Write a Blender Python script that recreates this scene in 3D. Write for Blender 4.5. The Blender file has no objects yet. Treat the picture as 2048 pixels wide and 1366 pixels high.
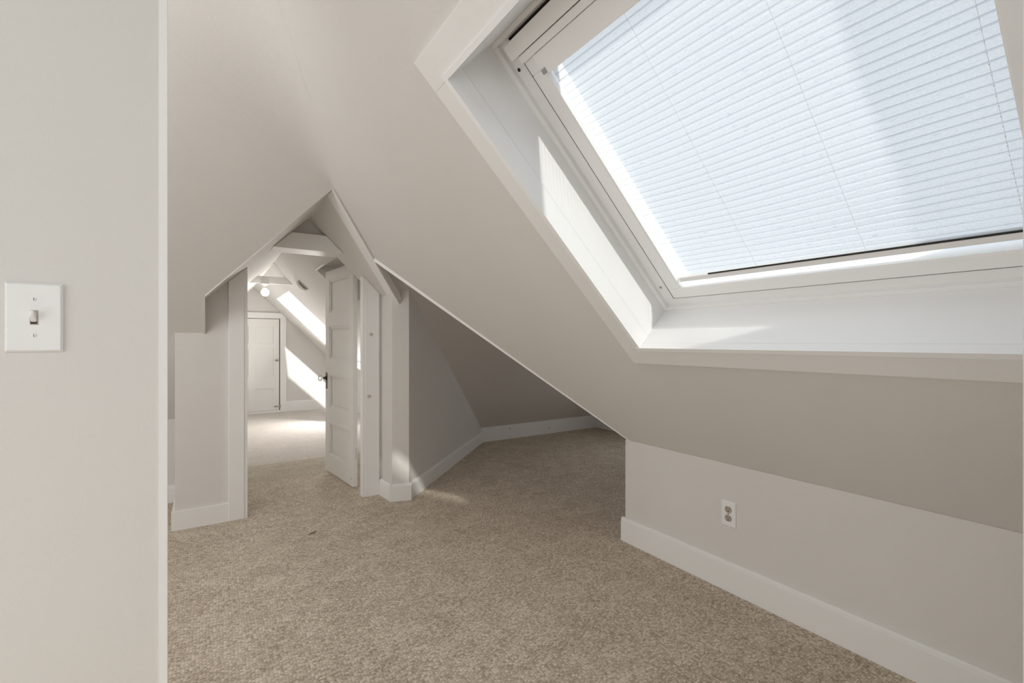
import bpy, bmesh, math, random
from mathutils import Vector, Matrix
from mathutils.geometry import tessellate_polygon
random.seed(4)
C = bpy.context.scene.collection
S = bpy.context.scene

# ------------------------------------------------------------------ camera
cam = bpy.data.objects.new('camera', bpy.data.cameras.new('camera'))
C.objects.link(cam); S.camera = cam
cam.data.sensor_width = 36.0
cam.data.lens = 36.0 * 939.0 / 2048.0
cam.data.clip_start = 0.01
cam.location = (0, 0, 1.13)
cam.rotation_euler = (math.pi/2, 0, -math.radians(32.75))

# ------------------------------------------------------------------ light
w = bpy.data.worlds.new('sky'); S.world = w; w.use_nodes = True
bg = w.node_tree.nodes['Background']
bg.inputs[0].default_value = (0.86, 0.92, 1.0, 1); bg.inputs[1].default_value = 1.65
sd = bpy.data.lights.new('sun', 'SUN'); sun = bpy.data.objects.new('sun', sd); C.objects.link(sun)
sd.energy = 7.0; sd.angle = math.radians(1.6); sd.color = (1.0, 0.95, 0.88)
SUN = Vector((0.10, 1.66, -1.0))
sun.rotation_euler = SUN.to_track_quat('-Z', 'Y').to_euler()
sun.location = (0, -6, 6)

def area(name, loc, direction, sx, sy, energy, col=(1, 1, 1)):
    l = bpy.data.lights.new(name, 'AREA'); l.shape = 'RECTANGLE'; l.size = sx; l.size_y = sy
    l.energy = energy; l.color = col
    o = bpy.data.objects.new(name, l); C.objects.link(o); o.location = loc
    o.rotation_euler = Vector(direction).to_track_quat('-Z', 'Z').to_euler()
    return o
area('back_fill', (-0.35, -2.0, 1.45), (0.12, 1, -0.1), 1.3, 1.3, 8, (0.98, 0.99, 1.0))  # unseen fill added behind the camera, set at the added back window
area('hall_side_fill', (-1.52, 0.05, 1.0), (1, 0.0, -0.05), 1.4, 1.3, 15, (0.98, 0.99, 1.0))  # added fill from the left to lift the knee wall; no window built
area('left_side_fill', (-1.55, 2.55, 1.05), (1, 0.0, 0.0), 2.0, 1.4, 13, (0.98, 0.99, 1.0))  # added fill at the left wall, which has no window opening
area('alcove_window_daylight', (4.2, 3.1, 0.95), (-1, 0.0, -0.12), 0.7, 0.6, 4, (0.93, 0.96, 1.0))
area('hall_top_fill', (-0.02, -0.45, 2.30), (0.15, 0.45, -1), 0.45, 0.45, 5, (1.0, 0.985, 0.96))  # added overhead fill out of view; no fixture is modelled
area('room_top_fill', (-0.75, 1.66, 2.35), (0.25, 0.5, -1), 0.8, 0.6, 11, (1.0, 0.985, 0.96))  # added fill behind the switch wall to brighten slopes and door wall
area('far_room_fill', (1.62, 7.1, 0.52), (-0.8, -0.6, 0.45), 0.45, 0.5, 44, (1.0, 0.98, 0.95))  # added fill hidden by the open door leaf to brighten the far room

S.view_settings.view_transform = 'Standard'; S.view_settings.look = 'None'
S.view_settings.exposure = -0.08; S.view_settings.gamma = 1.0
S.view_settings.use_curve_mapping = False
S.cycles.max_bounces = 14; S.cycles.diffuse_bounces = 8; S.cycles.transparent_max_bounces = 16

# ------------------------------------------------------------------ materials
def mat(name, col, rough=0.6, metal=0.0, bump=0.0, bscale=300, var=0.0, vscale=2.0, spec=0.5):
    m = bpy.data.materials.new(name); m.use_nodes = True
    nt = m.node_tree; b = nt.nodes['Principled BSDF']
    b.inputs['Base Color'].default_value = (*col, 1); b.inputs['Roughness'].default_value = rough
    b.inputs['Metallic'].default_value = metal; b.inputs['Specular IOR Level'].default_value = spec
    tc = nt.nodes.new('ShaderNodeTexCoord')
    if bump:
        n = nt.nodes.new('ShaderNodeTexNoise'); n.inputs['Scale'].default_value = bscale; n.inputs['Detail'].default_value = 3
        bp = nt.nodes.new('ShaderNodeBump'); bp.inputs['Strength'].default_value = bump; bp.inputs['Distance'].default_value = 0.002
        nt.links.new(tc.outputs['Object'], n.inputs['Vector']); nt.links.new(n.outputs['Fac'], bp.inputs['Height'])
        nt.links.new(bp.outputs['Normal'], b.inputs['Normal'])
    if var:
        n = nt.nodes.new('ShaderNodeTexNoise'); n.inputs['Scale'].default_value = vscale; n.inputs['Detail'].default_value = 4
        mx = nt.nodes.new('ShaderNodeMix'); mx.data_type = 'RGBA'
        mx.inputs['A'].default_value = (*[c*(1-var) for c in col], 1); mx.inputs['B'].default_value = (*[min(1, c*(1+var)) for c in col], 1)
        nt.links.new(tc.outputs['Object'], n.inputs['Vector']); nt.links.new(n.outputs['Fac'], mx.inputs['Factor'])
        nt.links.new(mx.outputs['Result'], b.inputs['Base Color'])
    return m

PAINT = mat('warm_grey_wall_paint', (0.69, 0.675, 0.652), 0.75, bump=0.25, bscale=220, var=0.025, vscale=3)
WHITE = mat('white_trim_paint', (0.82, 0.82, 0.81), 0.45, bump=0.06, bscale=60, var=0.015)
GLOSS = mat('white_window_lacquer', (0.88, 0.885, 0.89), 0.3, bump=0.02, bscale=40)
DOORP = mat('old_white_door_paint', (0.78, 0.77, 0.745), 0.5, bump=0.12, bscale=70, var=0.02, vscale=8)
PLAST = mat('white_plastic', (0.82, 0.82, 0.82), 0.3)
ALMOND = mat('almond_plastic', (0.42, 0.37, 0.31), 0.35)
DARK = mat('black_slot', (0.015, 0.014, 0.013), 0.6)
BRONZE = mat('dark_bronze', (0.06, 0.045, 0.035), 0.35, metal=0.8)
STEEL = mat('dull_steel', (0.45, 0.44, 0.42), 0.35, metal=0.9)
VENTM = mat('beige_vent_enamel', (0.58, 0.55, 0.51), 0.45)
PLUG = mat('tan_wood_filler', (0.55, 0.50, 0.43), 0.7)
CORD = mat('white_cord', (0.85, 0.86, 0.9), 0.5)
TWIG = mat('dry_brown_leaf', (0.10, 0.06, 0.035), 0.8)

def glassmat():
    m = bpy.data.materials.new('window_glass'); m.use_nodes = True; nt = m.node_tree
    nt.nodes.remove(nt.nodes['Principled BSDF'])
    out = nt.nodes['Material Output']; t = nt.nodes.new('ShaderNodeBsdfTransparent'); g = nt.nodes.new('ShaderNodeBsdfGlossy')
    t.inputs[0].default_value = (0.95, 0.97, 0.97, 1); g.inputs['Roughness'].default_value = 0.02
    mx = nt.nodes.new('ShaderNodeMixShader'); mx.inputs[0].default_value = 0.05
    nt.links.new(t.outputs[0], mx.inputs[1]); nt.links.new(g.outputs[0], mx.inputs[2])
    nt.links.new(mx.outputs[0], out.inputs[0]); return m
GLASS = glassmat()

def knobglass():
    m = mat('clear_knob_glass', (0.9, 0.92, 0.92), 0.05); b = m.node_tree.nodes['Principled BSDF']
    b.inputs['Transmission Weight'].default_value = 0.85; return m
KGLASS = knobglass()

def lampmat():
    m = bpy.data.materials.new('lit_bulb'); m.use_nodes = True; nt = m.node_tree
    b = nt.nodes['Principled BSDF']; b.inputs['Emission Color'].default_value = (1, 0.95, 0.88, 1); b.inputs['Emission Strength'].default_value = 14
    return m
BULB = lampmat()

def carpet(name, dark, light, scale=95):
    m = bpy.data.materials.new(name); m.use_nodes = True; nt = m.node_tree; L = nt.links.new
    b = nt.nodes['Principled BSDF']; b.inputs['Roughness'].default_value = 0.95; b.inputs['Specular IOR Level'].default_value = 0.1
    tc = nt.nodes.new('ShaderNodeTexCoord'); mp = nt.nodes.new('ShaderNodeMapping')
    mp.inputs['Rotation'].default_value = (0, 0, 0.0); mp.inputs['Scale'].default_value = (1.0, 1.35, 1)
    L(tc.outputs['Object'], mp.inputs['Vector'])
    dn_ = nt.nodes.new('ShaderNodeTexNoise'); dn_.inputs['Scale'].default_value = 9; dn_.inputs['Detail'].default_value = 3
    L(mp.outputs['Vector'], dn_.inputs['Vector'])
    ad = nt.nodes.new('ShaderNodeMix'); ad.data_type = 'VECTOR'; ad.inputs['Factor'].default_value = 0.02
    L(mp.outputs['Vector'], ad.inputs['A']); L(dn_.outputs['Color'], ad.inputs['B'])
    v = nt.nodes.new('ShaderNodeTexVoronoi'); v.inputs['Scale'].default_value = scale; v.inputs['Randomness'].default_value = 0.55
    L(ad.outputs['Result'], v.inputs['Vector'])
    n = nt.nodes.new('ShaderNodeTexNoise'); n.inputs['Scale'].default_value = 170; n.inputs['Detail'].default_value = 6; n.inputs['Roughness'].default_value = 0.7
    L(mp.outputs['Vector'], n.inputs['Vector'])
    big = nt.nodes.new('ShaderNodeTexNoise'); big.inputs['Scale'].default_value = 3.5; big.inputs['Detail'].default_value = 5
    L(mp.outputs['Vector'], big.inputs['Vector'])
    r = nt.nodes.new('ShaderNodeMapRange'); r.inputs['From Min'].default_value = 0.25; r.inputs['From Max'].default_value = 0.75
    r.inputs['To Min'].default_value = 1; r.inputs['To Max'].default_value = 0
    L(v.outputs['Distance'], r.inputs['Value'])
    # per-loop colour
    sep = nt.nodes.new('ShaderNodeSeparateColor'); L(v.outputs['Color'], sep.inputs[0])
    a1 = nt.nodes.new('ShaderNodeMath'); a1.operation = 'MULTIPLY_ADD'; a1.inputs[1].default_value = 0.45; L(sep.outputs[0], a1.inputs[0])
    a2 = nt.nodes.new('ShaderNodeMath'); a2.operation = 'MULTIPLY'; a2.inputs[1].default_value = 0.42; L(r.outputs[0], a2.inputs[0]); L(a2.outputs[0], a1.inputs[2])
    a3 = nt.nodes.new('ShaderNodeMath'); a3.operation = 'MULTIPLY_ADD'; a3.inputs[1].default_value = 0.9; L(n.outputs['Fac'], a3.inputs[0])
    a4 = nt.nodes.new('ShaderNodeMath'); a4.operation = 'SUBTRACT'; a4.inputs[1].default_value = 0.34; L(a1.outputs[0], a4.inputs[0]); L(a4.outputs[0], a3.inputs[2])
    a5 = nt.nodes.new('ShaderNodeMath'); a5.operation = 'MULTIPLY_ADD'; a5.inputs[1].default_value = 0.35; L(big.outputs['Fac'], a5.inputs[0])
    a6 = nt.nodes.new('ShaderNodeMath'); a6.operation = 'SUBTRACT'; a6.inputs[1].default_value = 0.17; L(a3.outputs[0], a6.inputs[0]); L(a6.outputs[0], a5.inputs[2])
    mx = nt.nodes.new('ShaderNodeMix'); mx.data_type = 'RGBA'; mx.clamp_factor = True
    mx.inputs['A'].default_value = (*dark, 1); mx.inputs['B'].default_value = (*light, 1)
    L(a5.outputs[0], mx.inputs['Factor']); L(mx.outputs['Result'], b.inputs['Base Color'])
    bp = nt.nodes.new('ShaderNodeBump'); bp.inputs['Strength'].default_value = 0.55; bp.inputs['Distance'].default_value = 0.004
    L(a3.outputs[0], bp.inputs['Height']); L(bp.outputs['Normal'], b.inputs['Normal'])
    return m
CARPET = carpet('brown_loop_carpet', (0.25, 0.185, 0.13), (0.80, 0.71, 0.595))
CARPET2 = carpet('pale_beige_carpet', (0.42, 0.37, 0.33), (0.70, 0.65, 0.60), 130)
CARPET3 = carpet('landing_loop_carpet', (0.28, 0.235, 0.17), (0.66, 0.60, 0.50), 110)

def blindmat():
    m = bpy.data.materials.new('pleated_blind_fabric'); m.use_nodes = True; nt = m.node_tree; L = nt.links.new
    nt.nodes.remove(nt.nodes['Principled BSDF']); out = nt.nodes['Material Output']
    uv = nt.nodes.new('ShaderNodeUVMap'); uv.uv_map = 'fabric'
    mp = nt.nodes.new('ShaderNodeMapping'); mp.inputs['Scale'].default_value = (38, 260, 1); L(uv.outputs[0], mp.inputs['Vector'])
    n = nt.nodes.new('ShaderNodeTexNoise'); n.inputs['Scale'].default_value = 1.0; n.inputs['Detail'].default_value = 3; L(mp.outputs[0], n.inputs['Vector'])
    slub = nt.nodes.new('ShaderNodeMapRange'); slub.inputs['From Min'].default_value = 0.60; slub.inputs['From Max'].default_value = 0.74
    L(n.outputs['Fac'], slub.inputs['Value'])
    mp2 = nt.nodes.new('ShaderNodeMapping'); mp2.inputs['Scale'].default_value = (190, 420, 1); L(uv.outputs[0], mp2.inputs['Vector'])
    n2 = nt.nodes.new('ShaderNodeTexNoise'); n2.inputs['Scale'].default_value = 1.0; n2.inputs['Detail'].default_value = 2; L(mp2.outputs[0], n2.inputs['Vector'])
    base = nt.nodes.new('ShaderNodeMix'); base.data_type = 'RGBA'; base.inputs['A'].default_value = (0.46, 0.465, 0.48, 1); base.inputs['B'].default_value = (0.66, 0.65, 0.64, 1)
    L(n2.outputs['Fac'], base.inputs['Factor'])
    sl = nt.nodes.new('ShaderNodeMix'); sl.data_type = 'RGBA'; sl.inputs['B'].default_value = (0.36, 0.39, 0.46, 1)
    L(base.outputs['Result'], sl.inputs['A']); L(slub.outputs[0], sl.inputs['Factor'])
    # crease lines: the folded edges of each pleat are doubled cloth
    sep = nt.nodes.new('ShaderNodeSeparateXYZ'); L(uv.outputs[0], sep.inputs[0])
    mod = nt.nodes.new('ShaderNodeMath'); mod.operation = 'MODULO'; mod.inputs[1].default_value = 0.022; L(sep.outputs[1], mod.inputs[0])
    cr = nt.nodes.new('ShaderNodeMath'); cr.operation = 'LESS_THAN'; cr.inputs[1].default_value = 0.0016; L(mod.outputs[0], cr.inputs[0])
    crm = nt.nodes.new('ShaderNodeMath'); crm.operation = 'MULTIPLY'; crm.inputs[1].default_value = 0.55; L(cr.outputs[0], crm.inputs[0])
    c2 = nt.nodes.new('ShaderNodeMix'); c2.data_type = 'RGBA'; c2.inputs['B'].default_value = (0.34, 0.36, 0.40, 1)
    L(sl.outputs['Result'], c2.inputs['A']); L(crm.outputs[0], c2.inputs['Factor'])
    tl = nt.nodes.new('ShaderNodeBsdfTranslucent'); df = nt.nodes.new('ShaderNodeBsdfDiffuse'); tp = nt.nodes.new('ShaderNodeBsdfTransparent')
    for s_ in (tl, df): L(c2.outputs['Result'], s_.inputs['Color'])
    th = nt.nodes.new('ShaderNodeMath'); th.operation = 'LESS_THAN'; th.inputs[1].default_value = 0.0045; L(mod.outputs[0], th.inputs[0])
    tc_ = nt.nodes.new('ShaderNodeMix'); tc_.data_type = 'RGBA'; tc_.inputs['A'].default_value = (0.84, 0.84, 0.84, 1); tc_.inputs['B'].default_value = (0.55, 0.56, 0.58, 1)
    L(th.outputs[0], tc_.inputs['Factor']); L(tc_.outputs['Result'], tp.inputs['Color'])
    m1 = nt.nodes.new('ShaderNodeMixShader'); m1.inputs[0].default_value = 0.35; L(tl.outputs[0], m1.inputs[1]); L(df.outputs[0], m1.inputs[2])
    m2 = nt.nodes.new('ShaderNodeMixShader'); m2.inputs[0].default_value = BL_T; L(m1.outputs[0], m2.inputs[1]); L(tp.outputs[0], m2.inputs[2])
    L(m2.outputs[0], out.inputs[0]); return m
BL_T = 0.42
FABRIC = blindmat()

# ------------------------------------------------------------------ mesh helpers
def link(name, bm, m, parent=None, smooth=False, bevel=0.0):
    bmesh.ops.recalc_face_normals(bm, faces=bm.faces)
    me = bpy.data.meshes.new(name); bm.to_mesh(me); bm.free()
    if smooth:
        for p in me.polygons: p.use_smooth = True
    me.materials.append(m)
    o = bpy.data.objects.new(name, me); C.objects.link(o)
    if parent is not None: o.parent = parent
    if bevel:
        b = o.modifiers.new('soft_edges', 'BEVEL'); b.width = bevel; b.segments = 2; b.limit_method = 'ANGLE'
    return o
def struct(name, bm, m, parent=None, **k):
    o = link(name, bm, m, parent, **k)
    if parent is None: o['kind'] = 'structure'
    return o
def group(name, loc=(0, 0, 0), kind=None, label=None, cat=None, grp=None):
    o = bpy.data.objects.new(name, None); C.objects.link(o); o.location = loc; o.empty_display_size = 0.05
    if kind: o['kind'] = kind
    if label: o['label'] = label
    if cat: o['category'] = cat
    if grp: o['group'] = grp
    return o
def fit(o, parent):        # parent keeping world position
    o.parent = parent; o.matrix_parent_inverse = Matrix.Translation(-Vector(parent.location)) if not parent.rotation_euler.z else (Matrix.Translation(Vector(parent.location)) @ Matrix.Rotation(parent.rotation_euler.z, 4, 'Z')).inverted()
    return o
def hexa(bm, pts):         # 8 points: bottom ring 4, top ring 4
    v = [bm.verts.new(p) for p in pts]
    for f in ((0, 1, 2, 3), (4, 5, 6, 7), (0, 1, 5, 4), (1, 2, 6, 5), (2, 3, 7, 6), (3, 0, 4, 7)):
        bm.faces.new([v[i] for i in f])
def box(bm, x0, x1, y0, y1, z0, z1, f=lambda *p: p):
    hexa(bm, [f(x0, y0, z0), f(x1, y0, z0), f(x1, y1, z0), f(x0, y1, z0), f(x0, y0, z1), f(x1, y0, z1), f(x1, y1, z1), f(x0, y1, z1)])
def boxes(*bs, f=lambda *p: p):
    bm = bmesh.new()
    for b in bs: box(bm, *b, f=f)
    return bm
def sheet(outer, holes, fz, off):
    """solid sheet over plan outline (with holes): lower skin z=fz(x,y), upper skin shifted by off"""
    bm = bmesh.new(); off = Vector(off)
    loops = [[Vector((x, y, fz(x, y))) for x, y in lp] for lp in [outer] + holes]
    tris = tessellate_polygon(loops); flat = [p for lp in loops for p in lp]
    a = [bm.verts.new(p) for p in flat]; b = [bm.verts.new(p + off) for p in flat]
    for t in tris:
        bm.faces.new([a[i] for i in t]); bm.faces.new([b[i] for i in t])
    k = 0
    for lp in loops:
        n = len(lp)
        for i in range(n):
            j = (i+1) % n; bm.faces.new([a[k+i], a[k+j], b[k+j], b[k+i]])
        k += n
    return bm
def prism(pts, off):
    bm = bmesh.new(); off = Vector(off)
    a = [bm.verts.new(p) for p in pts]; b = [bm.verts.new(Vector(p)+off) for p in pts]
    bm.faces.new(a); bm.faces.new(b); n = len(a)
    for i in range(n): bm.faces.new([a[i], a[(i+1) % n], b[(i+1) % n], b[i]])
    return bm
def cyl(bm, p, axis, r, h, seg=20, r2=None):
    p = Vector(p); q = Vector(axis).normalized().to_track_quat('Z', 'Y').to_matrix().to_4x4()
    bmesh.ops.create_cone(bm, cap_ends=True, segments=seg, radius1=r, radius2=r if r2 is None else r2, depth=h,
                          matrix=Matrix.Translation(p + Vector(axis).normalized()*h/2) @ q)
def sph(bm, p, r, sx=1, sy=1, sz=1, u=16, v=10):
    bmesh.ops.create_uvsphere(bm, u_segments=u, v_segments=v, radius=r, matrix=Matrix.Translation(p) @ Matrix.Diagonal((sx, sy, sz, 1)))
def lathe(bm, prof, p, axis, seg=24):
    q = Vector(axis).normalized().to_track_quat('Z', 'Y'); rings = []
    for r, h in prof:
        rings.append([bm.verts.new(Vector(p) + q @ Vector((r*math.cos(2*math.pi*i/seg), r*math.sin(2*math.pi*i/seg), h))) for i in range(seg)])
    for a, b in zip(rings, rings[1:]):
        for i in range(seg): bm.faces.new([a[i], a[(i+1) % seg], b[(i+1) % seg], b[i]])
    bm.faces.new(rings[0]); bm.faces.new(rings[-1])

# ------------------------------------------------------------------ the roof planes
K = 0.979
def z1(x, y=0): return 0.59 + K*(1.97 - x)          # right roof slope, eave on the right knee wall
def z2(x, y): return 0.585 + K*(4.07 - y)           # slope facing the camera
def z6(x, y=0): return 1.965 + K*(x - 0.565)        # left slope of the passage
def z2b(x, y): return 0.168 + 0.975*(4.6 - y)       # alcove, far slope
def z3(x, y): return 0.59 + K*(y - 1.86)            # alcove, near slope
LN = math.hypot(1, K)
def W(s, y, m):                                     # coordinates on the right slope: s down-slope, y along, m outward
    return (1.97 + s/LN + m*K/LN, y, 0.59 - s*K/LN + m/LN)
def xs(s): return 1.97 + s/LN
S0, S1, YA, YB = -1.906, -0.752, 0.10, 1.284        # skylight opening

n1 = Vector((K, 0, 1)).normalized()*0.03
hole1 = [(xs(S0)-.012, YA-.017), (xs(S1)+.012, YA-.017), (xs(S1)+.012, YB+.017), (xs(S0)-.012, YB+.017)]
notch = [(0.785, 3.595), (1.06, 3.595), (1.06, 4.366), (0.785, 4.366)]
X20, X21, Y20, Y21 = 0.80, 1.80, 6.22, 7.46
hole2 = [(X20-.01, Y20-.014), (X21+.01, Y20-.014), (X21+.01, Y21+.014), (X20-.01, Y21+.014)]
P1out = [(-0.083, -2.1), (2.02, -2.1), (2.02, 1.835), (0.878, 2.975), (1.99, 4.09), (1.99, 8.42), (0.565, 8.42), (0.565, 2.662), (-0.083, 2.017)]
struct('ceiling', sheet(P1out, [hole1, notch, hole2], z1, n1), PAINT)
struct('ceiling.001', sheet([(-1.62, 2.01), (-0.083, 2.01), (0.565, 2.662), (-0.024, 3.243), (-0.024, 3.462), (-0.15, 3.462), (-0.15, 4.10), (-1.62, 4.10)], [], z2, Vector((0, K, 1)).normalized()*0.012), PAINT)
struct('ceiling.002', sheet([(0.565, 2.662), (0.565, 8.42), (-0.86, 8.42), (-0.86, 4.10), (-0.024, 4.10), (-0.024, 3.243)], [], z6, Vector((-K, 0, 1)).normalized()*0.03), PAINT)
struct('ceiling.003', sheet([(-1.62, -2.12), (-0.083, -2.12), (-0.083, 2.02), (-1.62, 2.02)], [], lambda x, y: 2.601, (0, 0, .04)), PAINT)
struct('ceiling.004', sheet([(0.913, 3.011), (4.36, 3.011), (4.36, 4.72), (2.62, 4.72)], [], z2b, (0, 0, .03)), PAINT)
struct('ceiling.005', sheet([(0.878, 2.975), (2.02, 1.835), (4.36, 1.835), (4.36, 3.012), (0.913, 3.011)], [], z3, (0, 0, .03)), PAINT)
# cheek beside the passage
struct('trim_11', prism([(-0.024, 3.235, 1.40), (-0.024, 3.47, 1.165), (-0.024, 3.47, 1.40)], (-0.012, 0, 0)), PAINT)
# recess in the slope above the open door
NZ = 1.80
struct('ceiling.006', boxes((0.765, 1.08, 3.58, 4.38, NZ, NZ+.02), (0.765, 0.785, 3.58, 4.38, z1(.785)+.003, NZ), (1.06, 1.08, 3.58, 4.38, z1(1.06)+.003, NZ),
        ), PAINT)
for k_, ye in enumerate((3.58, 4.36)):
    struct('ceiling.01%d' % k_, prism([(.785, ye, z1(.785)+.001), (1.06, ye, z1(1.06)+.001), (1.06, ye, NZ), (.785, ye, NZ)], (0, .02, 0)), PAINT)

# ------------------------------------------------------------------ floors
def plate(x0, x1, y0, y1): return boxes((x0, x1, y0, y1, -0.03, 0))
bm = bmesh.new(); box(bm, -1.64, 4.42, -2.14, 4.262, -.03, 0); box(bm, 2.05, 4.42, 4.262, 4.74, -.03, 0)
struct('floor', bm, CARPET)
struct('floor.001', plate(-0.9, 2.05, 4.262, 4.862), CARPET3)
struct('floor.002', plate(-0.9, 2.05, 4.862, 8.48), CARPET2)

# ------------------------------------------------------------------ walls
XK = 1.985
struct('wall_right', boxes((XK, XK+.12, -2.1, 1.895, 0, 0.572)), PAINT)
struct('wall_alcove_near', boxes((XK+.12, 4.36, 1.80, 1.895, 0, 0.63)), PAINT)
struct('wall_alcove_right', boxes((4.30, 4.36, 1.895, 4.70, 0, 1.8)), PAINT)
struct('wall_alcove_far', boxes((2.50, 4.30, 4.62, 4.70, 0, 0.19)), PAINT)
# diagonal alcove wall, top cut to both slopes
d = Vector((1.353, 1.382, 0)).normalized(); nn = Vector((-d.y, d.x, 0))
A = Vector((1.197, 3.223, 0)); B = Vector((2.56, 4.615, 0))
zt = lambda p: z2b(p.x, p.y) + .015
bm = bmesh.new()
P = [A, B, B+nn*.05, A+nn*.05]
tops = [zt(A), zt(B), max(.1, z1((B+nn*.05).x)+.01), z1((A+nn*.05).x)+.02]
tops[2] = zt(B)
hexa(bm, [(p.x, p.y, 0) for p in P] + [(p.x, p.y, t) for p, t in zip(P, tops)])
struct('wall_diagonal', bm, PAINT)
# pillar and short return beside the doorway
bm = bmesh.new()
hexa(bm, [(1.084, 3.257, 0), (1.197, 3.223, 0), (1.19, 3.48, 0), (1.068, 3.48, 0), (1.084, 3.257, z1(1.084)+.01), (1.197, 3.223, z2b(0, 3.223)+.01), (1.19, 3.48, z1(1.19)+.01), (1.068, 3.48, z1(1.068)+.01)])
struct('wall_pillar', bm, PAINT)
# door wall: left of doorway, right of doorway, and gable above
def gable(x0, x1, zlo, y0, y1, step=.05, eps=.015):
    xs_ = [x0]
    for c in (0.565,):
        if x0 < c < x1: xs_.append(c)
    xs_.append(x1)
    top = lambda x: min(z1(x), z6(x)) + eps
    pts = [(x0, y0, zlo), (x1, y0, zlo)] + [(x, y0, top(x)) for x in reversed(xs_)]
    return prism(pts, (0, y1-y0, 0))
bm = bmesh.new()
box(bm, -0.177, -0.024, 3.46, 3.60, 0, z2(0, 3.46)+.006)
pts = [(-0.024, 3.46, 0), (0.198, 3.46, 0), (0.198, 3.46, z6(.198)+.01), (-0.024, 3.46, z6(-.024)+.01)]
a = [bm.verts.new(p) for p in pts]; b = [bm.verts.new((p[0], 3.60, p[2])) for p in pts]
bm.faces.new(a); bm.faces.new(b)
for i in range(4): bm.faces.new([a[i], a[(i+1) % 4], b[(i+1) % 4], b[i]])
box(bm, -0.177, -0.09, 3.60, 4.13, 0, 0.60)
hexa(bm, [(-.177, 3.60, .6), (-.09, 3.60, .6), (-.09, 4.08, .6), (-.177, 4.08, .6), (-.177, 3.60, z2(0, 3.6)+.01), (-.09, 3.60, z6(-.09)), (-.09, 4.08, z6(-.09)), (-.177, 4.08, .61)])
struct('wall_door_left', bm, PAINT)
struct('wall_door_right', gable(0.940, 1.075, 0, 3.46, 3.512), PAINT)
struct('wall_gable', gable(0.40, 0.73, 1.757, 3.462, 3.60), PAINT)
struct('wall_left_knee', boxes((-1.62, -0.177, 4.07, 4.13, 0, 0.62)), PAINT)
# the wall with the light switch, and the wall the camera stands beside
struct('wall_switch', boxes((-1.60, -0.0925, 1.0901, 1.245, 0, 2.60), (-.0926, -.080, 1.0896, 1.0901, 0, 2.6)), PAINT)
struct('trim_1', prism([(-0.080, 1.0875, 0), (-0.067, 1.0875, 0), (-0.0665, 1.0895, 0), (-0.084, 1.247, 0), (-0.0925, 1.247, 0), (-0.0925, 1.09, 0), (-0.080, 1.09, 0)], (0, 0, 2.6)), WHITE)
XP = 0.283
struct('wall_near_right', prism([(XP+.03, -.06, 0), (XK, -.06, 0), (XK, -.06, z1(XK)), (XP+.03, -.06, z1(XP+.03))], (0, 0.10, 0)), PAINT)
def cpr(x0, x1, y0, y1):
    bm = bmesh.new(); hexa(bm, [(x0, y0, 0), (x1, y0, 0), (x1, y1, 0), (x0, y1, 0), (x0, y0, z1(x0)), (x1, y0, z1(x1)), (x1, y1, z1(x1)), (x0, y1, z1(x0))]); return bm
struct('trim_2', cpr(XP, XP+.03, -.065, 0.0497), WHITE, bevel=.004)
# walls out of view that close the rooms
struct('wall_left', boxes((-1.64, -1.60, -2.14, 4.13, 0, 2.64)), PAINT)
WZ0, WZ1, WX0, WX1 = 0.80, 2.1, -1.2, 0.1
bm = boxes((-1.64, WX0, -2.16, -2.10, 0, 2.64), (WX1, 2.1, -2.16, -2.10, 0, 2.64), (WX0, WX1, -2.16, -2.10, 0, WZ0), (WX0, WX1, -2.16, -2.10, WZ1, 2.64))
struct('wall_back', bm, PAINT)
w2 = group('added_window', (0, 0, 0), 'structure')  # unseen window added in the back wall to go with the fill light
link('window_frame', boxes((WX0, WX0+.05, -2.15, -2.1, WZ0, WZ1), (WX1-.05, WX1, -2.15, -2.1, WZ0, WZ1), (WX0, WX1, -2.15, -2.1, WZ0, WZ0+.05), (WX0, WX1, -2.15, -2.1, WZ1-.05, WZ1), (-.57, -.53, -2.15, -2.1, WZ0, WZ1)), WHITE, w2)
link('glass', boxes((WX0, WX1, -2.13, -2.126, WZ0, WZ1)), GLASS, w2)
struct('wall_far_knee', boxes((1.97, 2.03, 4.17, 8.42, 0, 0.62)), PAINT)
struct('wall_far_left', boxes((-0.88, -0.83, 4.13, 8.42, 0, 0.62)), PAINT)
struct('wall_far_return', boxes((-0.88, -0.177, 4.131, 4.17, 0, 1.3)), PAINT)
bm = gable(-0.86, 1.99, 0, 8.35, 8.42, eps=.01)
struct('wall_far', bm, PAINT)

# ------------------------------------------------------------------ baseboards
def base(name, p0, p1, h=0.128, t=0.018, cap=0.016, flat=False, z=0.0):
    """moulded board between two plan points, standing out to the left of p0->p1"""
    p0 = Vector((*p0, 0)); p1 = Vector((*p1, 0)); u = (p1-p0).normalized(); q = Vector((-u.y, u.x, 0))
    prof = [(0, z), (t, z), (t, h-cap), (t-.003, h-cap+.002), (t-.003, h-cap*.45), (t*.45, h), (0, h)] if not flat else [(0, z), (t, z), (t, h), (0, h)]
    bm = bmesh.new()
    a = [bm.verts.new(p0 + q*o + Vector((0, 0, zz))) for o, zz in prof]; b = [bm.verts.new(p1 + q*o + Vector((0, 0, zz))) for o, zz in prof]
    bm.faces.new(a); bm.faces.new(b); n = len(a)
    for i in range(n): bm.faces.new([a[i], a[(i+1) % n], b[(i+1) % n], b[i]])
    return struct(name, bm, WHITE)
base('baseboard_right', (XK, 0.05), (XK, 1.913), .132)
base('baseboard_right_return', (XK+.002, 1.895), (2.5, 1.895), .132)
base('baseboard_diagonal', (2.56-.02, 4.615-.02), (1.197, 3.223), .118)
base('baseboard_pillar', (1.212, 3.219), (1.066, 3.262), .118)
base('baseboard_return', (1.084, 3.248), (1.068, 3.445), .118)
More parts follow.
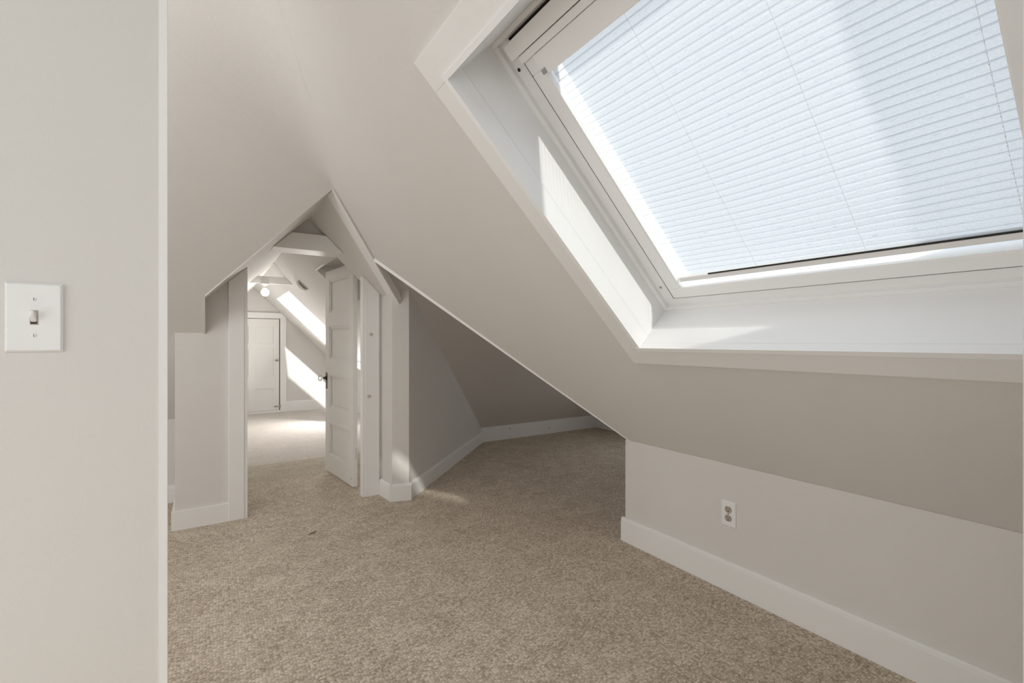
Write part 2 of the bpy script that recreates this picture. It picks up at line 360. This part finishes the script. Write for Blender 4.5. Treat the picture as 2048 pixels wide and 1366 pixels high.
base('baseboard_alcove_far', (4.30, 4.62), (2.54, 4.62), .178, .016, flat=True)
base('baseboard_alcove_right', (4.30, 1.9), (4.30, 4.62), .178, .016, flat=True)
base('baseboard_door_left', (0.098, 3.46), (-0.195, 3.46), .112, .017, flat=True)
base('baseboard_door_left_return', (-0.177, 3.461), (-0.177, 4.07), .112, .017, flat=True)
base('baseboard_left_knee', (-0.195, 4.07), (-1.60, 4.07), .120)
base('baseboard_far', (1.97, 8.35), (1.03, 8.35), .165, .018)
for p in [(2.93, .116), (3.506, .07), (2.93, .02)]:
    bm = bmesh.new(); cyl(bm, (p[0], 4.6045, p[1]), (0, -1, 0), .011 if p[1] > .05 else .006, .0012)
    o = link('plug', bm, PLUG, None); o.parent = bpy.data.objects['baseboard_alcove_far']

# ------------------------------------------------------------------ door casing and header
fr = group('trim_3', (0.565, 3.45, 0), 'structure')
def P_(o): return fit(o, fr)
def cas(x0, x1, y0, y1):
    bm = bmesh.new(); top = lambda x: min(z1(x), z6(x))-.002
    hexa(bm, [(x0, y0, 0), (x1, y0, 0), (x1, y1, 0), (x0, y1, 0), (x0, y0, top(x0)), (x1, y0, top(x1)), (x1, y1, top(x1)), (x0, y1, top(x0))]); return bm
P_(link('casing', cas(0.098, 0.184, 3.441, 3.46), WHITE, bevel=.002))
P_(link('jamb', cas(0.184, 0.202, 3.446, 3.62), WHITE, bevel=.001))
rc = P_(link('casing', cas(0.948, 1.050, 3.441, 3.46), WHITE, bevel=.002))
P_(link('jamb', cas(0.930, 0.948, 3.446, 3.512), WHITE, bevel=.001))
for x, z in ((0.991, 1.181), (0.976, 0.731)):
    bm = bmesh.new(); lathe(bm, [(.013, 0), (.013, .0015), (.010, .002), (.009, .0008), (.0, .0008)][:4], (x, 3.441, z), (0, -1, 0)); o = link('hole_plug', bm, PLUG, smooth=False); P_(o)
def trap(zlo, zhi, y0, y1, gap=.002):
    xl = lambda z: 0.565-(1.965-z)/K + gap; xr = lambda z: 1.97-(z-0.59)/K - gap
    return prism([(xl(zlo), y0, zlo), (xr(zlo), y0, zlo), (xr(zhi), y0, zhi), (xl(zhi), y0, zhi)], (0, y1-y0, 0))
P_(link('header_board', trap(1.746, 1.856, 3.400, 3.60), WHITE, bevel=.004))

# boxed hip beam hanging at the meeting of the slopes
A0 = Vector((0.565, 2.662, 1.964)); B0 = Vector((1.155, 3.252, 1.386)); o1 = Vector((0, .135, 0)); dn_ = Vector((-K, 0, -1)).normalized()*.012; up = Vector((0, 0, .10))
bm = bmesh.new()
hexa(bm, [A0+dn_, B0+dn_, B0+o1+dn_, A0+o1+dn_, A0+n1*.4, B0+up, B0+o1+n1*.4, A0+o1+n1*.4])
struct('trim_4', bm, WHITE, bevel=.002)  # same paint as the slopes, coloured white in place of brighter light
pA = Vector((0.878, 2.975, 0)); pB = Vector((1.30, 3.397, 0)); bm = bmesh.new(); qq = Vector((-.707, .707, 0))*.02
hexa(bm, [(pA.x, pA.y, z1(pA.x)), (pB.x, pB.y, z1(pB.x)), (pB.x+qq.x, pB.y+qq.y, z1(pB.x)), (pA.x+qq.x, pA.y+qq.y, z1(pA.x)),
          (pA.x, pA.y, z2b(0, pA.y)+.03), (pB.x, pB.y, z2b(0, pB.y)+.03), (pB.x+qq.x, pB.y+qq.y, z2b(0, pB.y)+.03), (pA.x+qq.x, pA.y+qq.y, z2b(0, pA.y)+.03)])
struct('trim_7', bm, PAINT)
# softly plastered inside corner where the two big slopes meet
bm = bmesh.new(); rows = []
for i in range(25):
    t_ = i/24; x_ = 0.565 - .648*t_; y_ = x_ + 2.097; c_ = Vector((x_, y_, z1(x_))); r_ = .75*t_**.8 + .002
    e_ = Vector((-.4, -.4, -.8))*.0003
    a_ = c_ + Vector((0, -r_, 0)); b_ = c_ + Vector((-r_, 0, 0)); row = []
    for j in range(33):
        u_ = j/32; row.append(bm.verts.new(a_*(1-u_)**4 + (a_+c_)*.5*4*u_*(1-u_)**3 + c_*6*u_*u_*(1-u_)**2 + (b_+c_)*.5*4*u_**3*(1-u_) + b_*u_**4 + e_))
    rows.append(row)
for a_, b_ in zip(rows, rows[1:]):
    for j in range(32): bm.faces.new([a_[j], a_[j+1], b_[j+1], b_[j]])
struct('ceiling.007', bm, PAINT, smooth=True)
# corner bead on the free edge of the slope
bm = bmesh.new(); e0 = Vector((0.872, 2.981, z1(.872))); e1 = Vector((2.0, 1.853, z1(2.0))); q = Vector((.707, .707, 0))
hexa(bm, [e0-Vector((0, 0, .024)), e1-Vector((0, 0, .006)), e1+q*.02, e0+q*.02+Vector((0, 0, .002)), e0+Vector((0, 0, .001)), e1+Vector((0, 0, .001)), e1+q*.02+Vector((0, 0, .01)), e0+q*.02+Vector((0, 0, .02))])
struct('trim_5', bm, WHITE)  # white colour stands in for the light caught along this edge
# collar board in the far room
struct('trim_6', trap(1.757, 1.835, 5.70, 5.74), WHITE, bevel=.002)

# ------------------------------------------------------------------ open panelled door
F0 = Vector((0.917, 3.672, 0.0)); F1 = Vector((0.846, 4.318, 0.0))   # visible face, hinge end -> latch end
du = (F1-F0).normalized(); dq = Vector((du.y, -du.x, 0))             # dq: into the leaf thickness (+X side)
WD = (F1-F0).length; T = .036; ZB, ZT = .018, 1.733
dr = group('door_1', (F0.x, F0.y, 0), 'structure')
def D(u, t, z): p = F0 + du*u + dq*t; return (p.x, p.y, z)
def DP(o): return fit(o, dr)
bm = bmesh.new()
pan = [(1.374, 1.655), (.978, 1.257), (.574, .848), (.168, .437)]
st = .098
box(bm, 0, st, 0, T, ZB, ZT, f=D); box(bm, WD-st, WD, 0, T, ZB, ZT, f=D)
zs = [ZT] + [v for a_, b_ in pan for v in (b_, a_)] + [ZB]
for i in range(0, len(zs), 2): box(bm, st, WD-st, 0, T, zs[i+1], zs[i], f=D)
DP(link('frame', bm, DOORP, bevel=.0015))
for a_, b_ in pan:
    bm = bmesh.new(); box(bm, st, WD-st, .015, T-.015, a_, b_, f=D); DP(link('panel', bm, DOORP))
    bm = bmesh.new()
    for t0, t1 in ((.002, .013),):
        for wd, ta in ((.022, .007), (.010, .003)):
            box(bm, st, WD-st, ta, t1, a_, a_+wd, f=D); box(bm, st, WD-st, ta, t1, b_-wd, b_, f=D)
            box(bm, st, st+wd, ta, t1, a_, b_, f=D); box(bm, WD-st-wd, WD-st, ta, t1, a_, b_, f=D)
    DP(link('moulding', bm, DOORP))
bm = bmesh.new(); box(bm, WD-.052, WD-.012, -.003, 0, .722, .862, f=D); pl = DP(link('lock_plate', bm, BRONZE, bevel=.001))
kn = bmesh.new(); lathe(kn, [(.019, 0), (.019, .004), (.010, .010), (.009, .024), (.013, .030)], D(WD-.030, -.003, .815), -dq); DP(link('knob_rose', kn, BRONZE, smooth=True))
kn = bmesh.new(); lathe(kn, [(.010, .028), (.020, .034), (.0265, .046), (.026, .056), (.018, .066), (.004, .069)], D(WD-.030, -.003, .815), -dq, 12); DP(link('knob', kn, KGLASS))
for z in (.24, 1.50):
    bm = bmesh.new(); cyl(bm, D(-.007, .012, z), (0, 0, 1), .006, .075, 12); box(bm, -.0015, 0, .010, .034, z, z+.075, f=D)
    DP(link('hinge', bm, DOORP))
bm = bmesh.new(); cyl(bm, D(.03, 0, .075), -dq, .004, .002, 12); DP(link('screw_hole', bm, DARK))

# ------------------------------------------------------------------ closet door at the far end
cd = group('door_2', (0.6, 8.35, 0), 'structure')
def CP(o): return fit(o, cd)
cx0, cx1, cz0, cz1, cy = 0.12, 0.930, 0.035, 1.487, 8.335
pz = [(1.10, 1.36), (.575, 1.02), (.20, .385)]; px = [(.20, .50), (.60, .845)]
bm = boxes((cx0, cx1, cy, 8.349, cz0, cz1)); CP(link('leaf', bm, DOORP))
bm = bmesh.new(); zz = [cz1] + [v for a_, b_ in pz for v in (b_, a_)] + [cz0]; xx = [cx0] + [v for p in px for v in p] + [cx1]
for i in range(0, len(zz), 2): box(bm, cx0, cx1, cy-.012, cy, zz[i+1], zz[i])
for i in range(0, len(xx), 2): box(bm, xx[i], xx[i+1], cy-.0115, cy, cz0, cz1)
CP(link('stiles_and_rails', bm, DOORP, bevel=.0015))
CP(link('casing', boxes((0.943, 1.032, 8.322, 8.35, 0, 1.585), (0.02, 1.032, 8.320, 8.35, 1.495, 1.585), (0.02, .11, 8.322, 8.35, 0, 1.495)), WHITE, bevel=.002))
CP(link('gap', boxes((0.930, 0.943, 8.344, 8.3495, 0, 1.495), (.11, .943, 8.344, 8.3495, 1.487, 1.495)), DARK))
CP(link('sill_board', boxes((.11, .943, 8.325, 8.35, 0, .033)), WHITE))
bm = bmesh.new(); cyl(bm, (.895, 8.322, .835), (0, -1, 0), .009, .03); sph(bm, (.895, 8.285, .835), .016); box(bm, .87, .94, 8.318, 8.3225, .825, .84); CP(link('latch', bm, STEEL, smooth=True))
CP(link('hasp', boxes((.855, .945, 8.314, 8.3225, .088, .108), (.93, .955, 8.31, 8.322, .083, .113)), STEEL))

# ------------------------------------------------------------------ near skylight
wn = group('window_1', (0, 0, 0), 'structure')
def lb(name, bs, m, par=wn, bevel=0.0): return link(name, boxes(*bs, f=W), m, par, bevel=bevel)
ct = .012
lb('casing', [(S0-.101, S0, YA-.094, YB+.094, -ct, 0)], WHITE, bevel=.002)
lb('casing', [(S1, S1+.099, YA-.094, YB+.094, -ct, 0)], WHITE, bevel=.002)
lb('casing', [(S0, S1, YB, YB+.094, -ct, 0)], WHITE, bevel=.002)
lb('casing', [(S0, S1, YA-.094, YA, -ct, 0)], WHITE, bevel=.002)
g = .0012
lb('jamb', [(S0, S1, YB-.002, YB+.016, -.017, .052), (S0, S1, YB, YB+.016, .054, .24)], GLOSS)
lb('jamb', [(S0, S1, YA-.016, YA+.002, -.017, .052), (S0, S1, YA-.016, YA, .054, .24)], GLOSS)
lb('sill', [(S1-.0015, S1+.016, YA-.016, YB+.016, -.019, .010), (S1, S1+.016, YA-.016, YB+.016, .012, .24)], GLOSS)
lb('head', [(S0-.016, S0, YA-.016, YB+.016, -.017, .24)], GLOSS)
def ring(name, s0, s1, y0, y1, ws, wy, m0, m1, mt, wtop=None, bevel=.0015, par=wn):
    wt = wtop or ws
    return lb(name, [(s0, s0+wt, y0, y1, m0, m1), (s1-ws, s1, y0, y1, m0, m1), (s0+wt, s1-ws, y0, y0+wy, m0, m1), (s0+wt, s1-ws, y1-wy, y1, m0, m1)], mt, par, bevel)
ring('outer_frame_lip', S0, S1, YA, YB, .016, .020, .195, .24, GLOSS)
ring('outer_frame', S0-.02, S1+.02, YA-.02, YB+.02, .070, .088, .212, .300, GLOSS, wtop=.04)
ring('sash', -1.878, -.8045, .1725, 1.2115, .045, .0545, .2045, .285, GLOSS, wtop=.12, bevel=.003)
ring('sash_bead', -1.76, -.846, .222, 1.160, .006, .006, .206, .25, GLOSS, bevel=.001)
lb('glass', [(-1.80, -.83, .20, 1.18, .262, .268)], GLASS)
lb('vent_slot', [(-1.892, -1.874, .18, 1.219, .218, .224)], DARK)
ring('gap_shade', -1.886, -.8012, .1675, 1.2165, .0035, .0052, .2085, .216, BRONZE, bevel=0)  # dark strip added to paint the shade in the frame gap
lb('vent_flap', [(-1.876, -1.829, .165, 1.225, .176, .200)], GLOSS, bevel=.004)
lb('vent_rail', [(-1.827, -1.804, .18, 1.205, .186, .200)], GLOSS, bevel=.003)
for s_, y_, mt in ((-1.799, 1.252, DARK), (-.862, 1.246, STEEL)):
    bm = bmesh.new(); p = Vector(W(s_, y_, .2115)); cyl(bm, p, -n1, .0058, .0015, 14); link('screw_hole' if mt is DARK else 'screw', bm, mt, wn)
for y_ in (1.118, 1.10, 1.075):
    lb('data_plate_mark', [(-1.7925, -1.789, y_-.008, y_+.008, .1975, .199)], STEEL)
# outside: raised curb toward the near roof
lb('curb', [(-2.1, -.60, -.02, .085, .05, .365)], DARK)
# roof skin around the window well
lb('well_side', [(S0-.05, S1+.05, YB+.02, YB+.05, .03, .33), (S0-.05, S1+.05, YA-.05, YA-.02, .03, .29), (S0-.05, S0-.02, YA-.05, YB+.05, .03, .33), (S1+.02, S1+.05, YA-.05, YB+.05, .03, .33)], DARK)

# pleated blind -------------------------------------------------------------
bl = group('pleated_blind', Vector(W(-1.77, .69, .22)), None, 'white pleated fabric blind drawn down over the large skylight', 'blind')
def BP(o): return fit(o, bl)
bm = bmesh.new(); uvl = bm.loops.layers.uv.new('fabric')
sA, sB, yA, yB, pitch = -1.745, -.892, .229, 1.150, .022
nP = int(round((sB-sA)/(pitch/2))); nY = 60; rows = []
rnd = [random.uniform(-.0015, .0015) for _ in range(nP+1)]
for i in range(nP+1):
    fr_ = i/nP; row = []
    for j in range(nY+1):
        y = yA + (yB-yA)*j/nY; v = (y-yA)/(yB-yA)
        sag = .010*math.sin(math.pi*v)*math.sin(math.pi*min(1, fr_*1.02)) + .004*math.sin(7*v+fr_*5)*math.sin(math.pi*fr_)
        comp = -.018*(fr_**6)*math.sin(math.pi*v)*0
        s_ = sA + (sB-sA)*fr_ + sag + comp + rnd[i]*math.sin(3*v+i)
        amp = .0011 + .0050*max(0, fr_-.58)/.42*max(0, 1-1.6*v)
        m_ = .226 + (amp if i % 2 else -amp) + .003*math.sin(5*v+fr_*9)*fr_
        row.append((bm.verts.new(W(s_, y, m_)), (y, i*pitch/2)))
    rows.append(row)
for a_, b_ in zip(rows, rows[1:]):
    for j in range(nY):
        q4 = [a_[j], a_[j+1], b_[j+1], b_[j]]; f_ = bm.faces.new([q[0] for q in q4])
        for lp, q in zip(f_.loops, q4): lp[uvl].uv = q[1]
BP(link('fabric', bm, FABRIC))
BP(link('cassette', boxes((-1.803, -1.737, .2, 1.158, .19, .198), (-1.803, -1.737, .2, 1.158, .198, .235), f=W), GLOSS, bevel=.003))
BP(link('end_cap', boxes((-1.758, -1.742, 1.135, 1.152, .187, .19), f=W), STEEL))
BP(link('bottom_rail', boxes((-.893, -.872, .232, 1.148, .214, .236), f=W), PLAST, bevel=.003))
BP(link('rail_seal', boxes((-.899, -.8935, .232, 1.02, .2125, .2145), f=W), DARK))
for yc in (.846, .546, .252):
    bm = bmesh.new(); p0 = Vector(W(sA, yc, .2185)); p1 = Vector(W(sB, yc, .2185)); cyl(bm, p0, p1-p0, .0004, (p1-p0).length, 6)
    for k in range(0, nP, 2):
        sph(bm, W(sA+(sB-sA)*(k+.5)/nP, yc, .2178), .0016, u=6, v=4)
    BP(link('cord', bm, CORD))

# ------------------------------------------------------------------ far skylight
w3 = group('window_2', (0, 0, 0), 'structure')
s0, s1 = (X20-1.97)*LN, (X21-1.97)*LN
lb('jamb', [(s0, s1, Y21, Y21+.015, 0, .17), (s0, s1, Y20-.015, Y20, 0, .17), (s0-.015, s0, Y20-.015, Y21+.015, 0, .17), (s1, s1+.015, Y20-.015, Y21+.015, 0, .17)], GLOSS, w3)
ring('sash', s0, s1, Y20, Y21, .035, .035, .10, .17, GLOSS, par=w3)
lb('glass', [(s0+.03, s1-.03, Y20+.03, Y21-.03, .15, .156)], GLASS, w3)

# ------------------------------------------------------------------ small things
# light switch
sw = group('light_switch', (-.2455, 1.09, 1.170), None, 'white toggle light switch plate on the grey wall at far left', 'light switch')
def SP(o): return fit(o, sw)
def frustum(x, z, y, w_, h_, t, ch):
    bm = bmesh.new(); f_ = []
    for (yy, k) in ((y, 0), (y-t*.35, 0), (y-t, ch)):
        f_.append([bm.verts.new(p) for p in ((x-w_/2+k, yy, z-h_/2+k), (x+w_/2-k, yy, z-h_/2+k), (x+w_/2-k, yy, z+h_/2-k), (x-w_/2+k, yy, z+h_/2-k))])
    bm.faces.new(f_[0]); bm.faces.new(f_[-1])
    for a_, b_ in zip(f_, f_[1:]):
        for i in range(4): bm.faces.new([a_[i], a_[(i+1) % 4], b_[(i+1) % 4], b_[i]])
    return bm
SP(link('plate', frustum(-.2455, 1.170, 1.0899, .0705, .1145, .006, .003), PLAST, bevel=.0008))
SP(link('toggle_slot', boxes((-.2505, -.2405, 1.0832, 1.0838, 1.158, 1.182)), ALMOND))
SP(link('toggle_well', boxes((-.2495, -.2415, 1.0829, 1.0833, 1.1590, 1.1635)), BRONZE))
bm = bmesh.new(); hexa(bm, [(-.2492, 1.0835, 1.162), (-.2418, 1.0835, 1.162), (-.2418, 1.0835, 1.176), (-.2492, 1.0835, 1.176), (-.248, 1.0715, 1.173), (-.243, 1.0715, 1.173), (-.243, 1.0705, 1.1815), (-.248, 1.0705, 1.1815)])
SP(link('toggle', bm, PLAST, bevel=.0012))
for z in (1.200, 1.140):
    bm = bmesh.new(); lathe(bm, [(.0033, 0), (.0033, .0006), (.002, .0012)], (-.2455, 1.0839, z), (0, -1, 0), 16); sc = link('screw', bm, PLAST); SP(sc)
    sl = link('screw_slot', boxes((-.2458, -.2452, 1.0824, 1.0827, z-.0025, z+.0025)), BRONZE); sl.parent = sc

def outlet(x, y, z, rz, label, rec=ALMOND):
    o = group('wall_outlet', (x, y, z), None, label, 'outlet'); o.rotation_euler = (0, 0, rz)   # local -Y faces the room
    link('plate', frustum(0, 0, 0, .0705, .1145, .005, .003), PLAST, o, bevel=.0006)
    for dz in (.0195, -.0195):
        bm = bmesh.new(); pts = []
        for i in range(32):
            a_ = 2*math.pi*i/32; r_ = .0172; pts.append((r_*math.cos(a_), -.0050, dz + max(-.0142, min(.0142, r_*math.sin(a_)))))
        bm2 = prism(pts, (0, -.0012, 0)); bm.free(); rcp = link('receptacle', bm2, rec, o)
        link('slots', boxes((-.0075, -.0055, -.0066, -.006, dz-.001, dz+.008), (.0055, .0075, -.0066, -.006, dz-.000, dz+.007), (-.0025, .0025, -.0066, -.006, dz-.0105, dz-.0055)), DARK, rcp)
    bm = bmesh.new(); cyl(bm, (0, -.005, 0), (0, -1, 0), .0032, .001, 14); link('screw', bm, BRONZE, o)
    return o
outlet(XK-.0005, 1.262, .347, -math.pi/2, 'white double wall outlet on the low knee wall under the skylight')
outlet(1.362, 8.3495, .411, 0, 'pale wall outlet low on the end wall of the far room', PLAST)
o = outlet(1.10, 8.3315, .080, 0, 'small white jack plate on the baseboard of the far room', PLAST); o.scale = (.45, 1, .35); o['category'] = 'jack plate'; o.name = 'jack_plate'

# ceiling vent on the far slope
vt = group('ceiling_vent', (.82, 5.35, z1(.82)), None, 'small bowed grey air vent on the sloped ceiling of the far room', 'vent')
sv = (.815-1.97)*LN; bm = bmesh.new()
n_ = 10
for k0, k1, h0, h1 in ((-.055, .055, -.004, 0),):
    box(bm, sv-.065, sv+.065, 5.25, 5.45, -.006, -.0005, f=W)
fit(link('frame', bm, VENTM, bevel=.002), vt)
for kk in range(3):
    bm = bmesh.new(); y_ = 5.272 + kk*.055
    prev = None
    for i in range(n_+1):
        u_ = -1+2*i/n_; s_ = sv+u_*.058; h_ = -.010-.018*(1-u_*u_)
        cur = [bm.verts.new(W(s_, y_, h_)), bm.verts.new(W(s_, y_+.040, h_+.004)), bm.verts.new(W(s_, y_+.040, h_+.001)), bm.verts.new(W(s_, y_, h_-.003))]
        if prev:
            for a_ in range(4): bm.faces.new([prev[a_], prev[(a_+1) % 4], cur[(a_+1) % 4], cur[a_]])
        prev = cur
    fit(link('louvre', bm, VENTM), vt)
fit(link('duct_opening', boxes((sv-.04, sv+.04, 5.34, 5.355, -.0072, -.006), f=W), BRONZE), vt)

# ceiling lamp on the collar board of the far room
lx, ly, lz = .497, 5.665, 1.655
lp_ = group('ceiling_lamp', (lx, ly, 1.757), None, 'lit round globe lamp hanging below the collar board in the far room', 'lamp')
bm = bmesh.new(); lathe(bm, [(.045, 0), (.045, -.008), (.018, -.020), (.016, -.055), (.022, -.062)], (lx, ly+.05, 1.757), (0, 0, 1)); fit(link('canopy', bm, WHITE, smooth=True), lp_)
bm = bmesh.new(); cyl(bm, (lx, ly+.05, 1.705), (0, -.55, -.5), .024, .04); fit(link('socket', bm, WHITE, smooth=True), lp_)
bm = bmesh.new(); sph(bm, (lx, ly, lz), .040); fit(link('globe', bm, BULB, smooth=True), lp_)

# curled leaf scrap on the carpet
bm = bmesh.new(); prev = None
path = [(-.030, -.006, .003), (-.014, .004, .006), (.0, .0, .009), (.012, .010, .007), (.018, .022, .004)]
for i, p in enumerate(path):
    w_ = (.001, .004, .006, .004, .001)[i]; P3 = Vector((.510, 2.945, 0)) + Vector(p)
    cur = [bm.verts.new(P3+Vector((0, -w_, 0))), bm.verts.new(P3+Vector((w_, w_, .003))), bm.verts.new(P3+Vector((0, w_, -.0015)))]
    if prev:
        for a_ in range(3): bm.faces.new([prev[a_], prev[(a_+1) % 3], cur[(a_+1) % 3], cur[a_]])
    else: bm.faces.new(cur)
    prev = cur
bm.faces.new(prev)
o = link('leaf_scrap', bm, TWIG); o['label'] = 'tiny curled brown leaf scrap lying on the carpet before the doorway'; o['category'] = 'leaf'
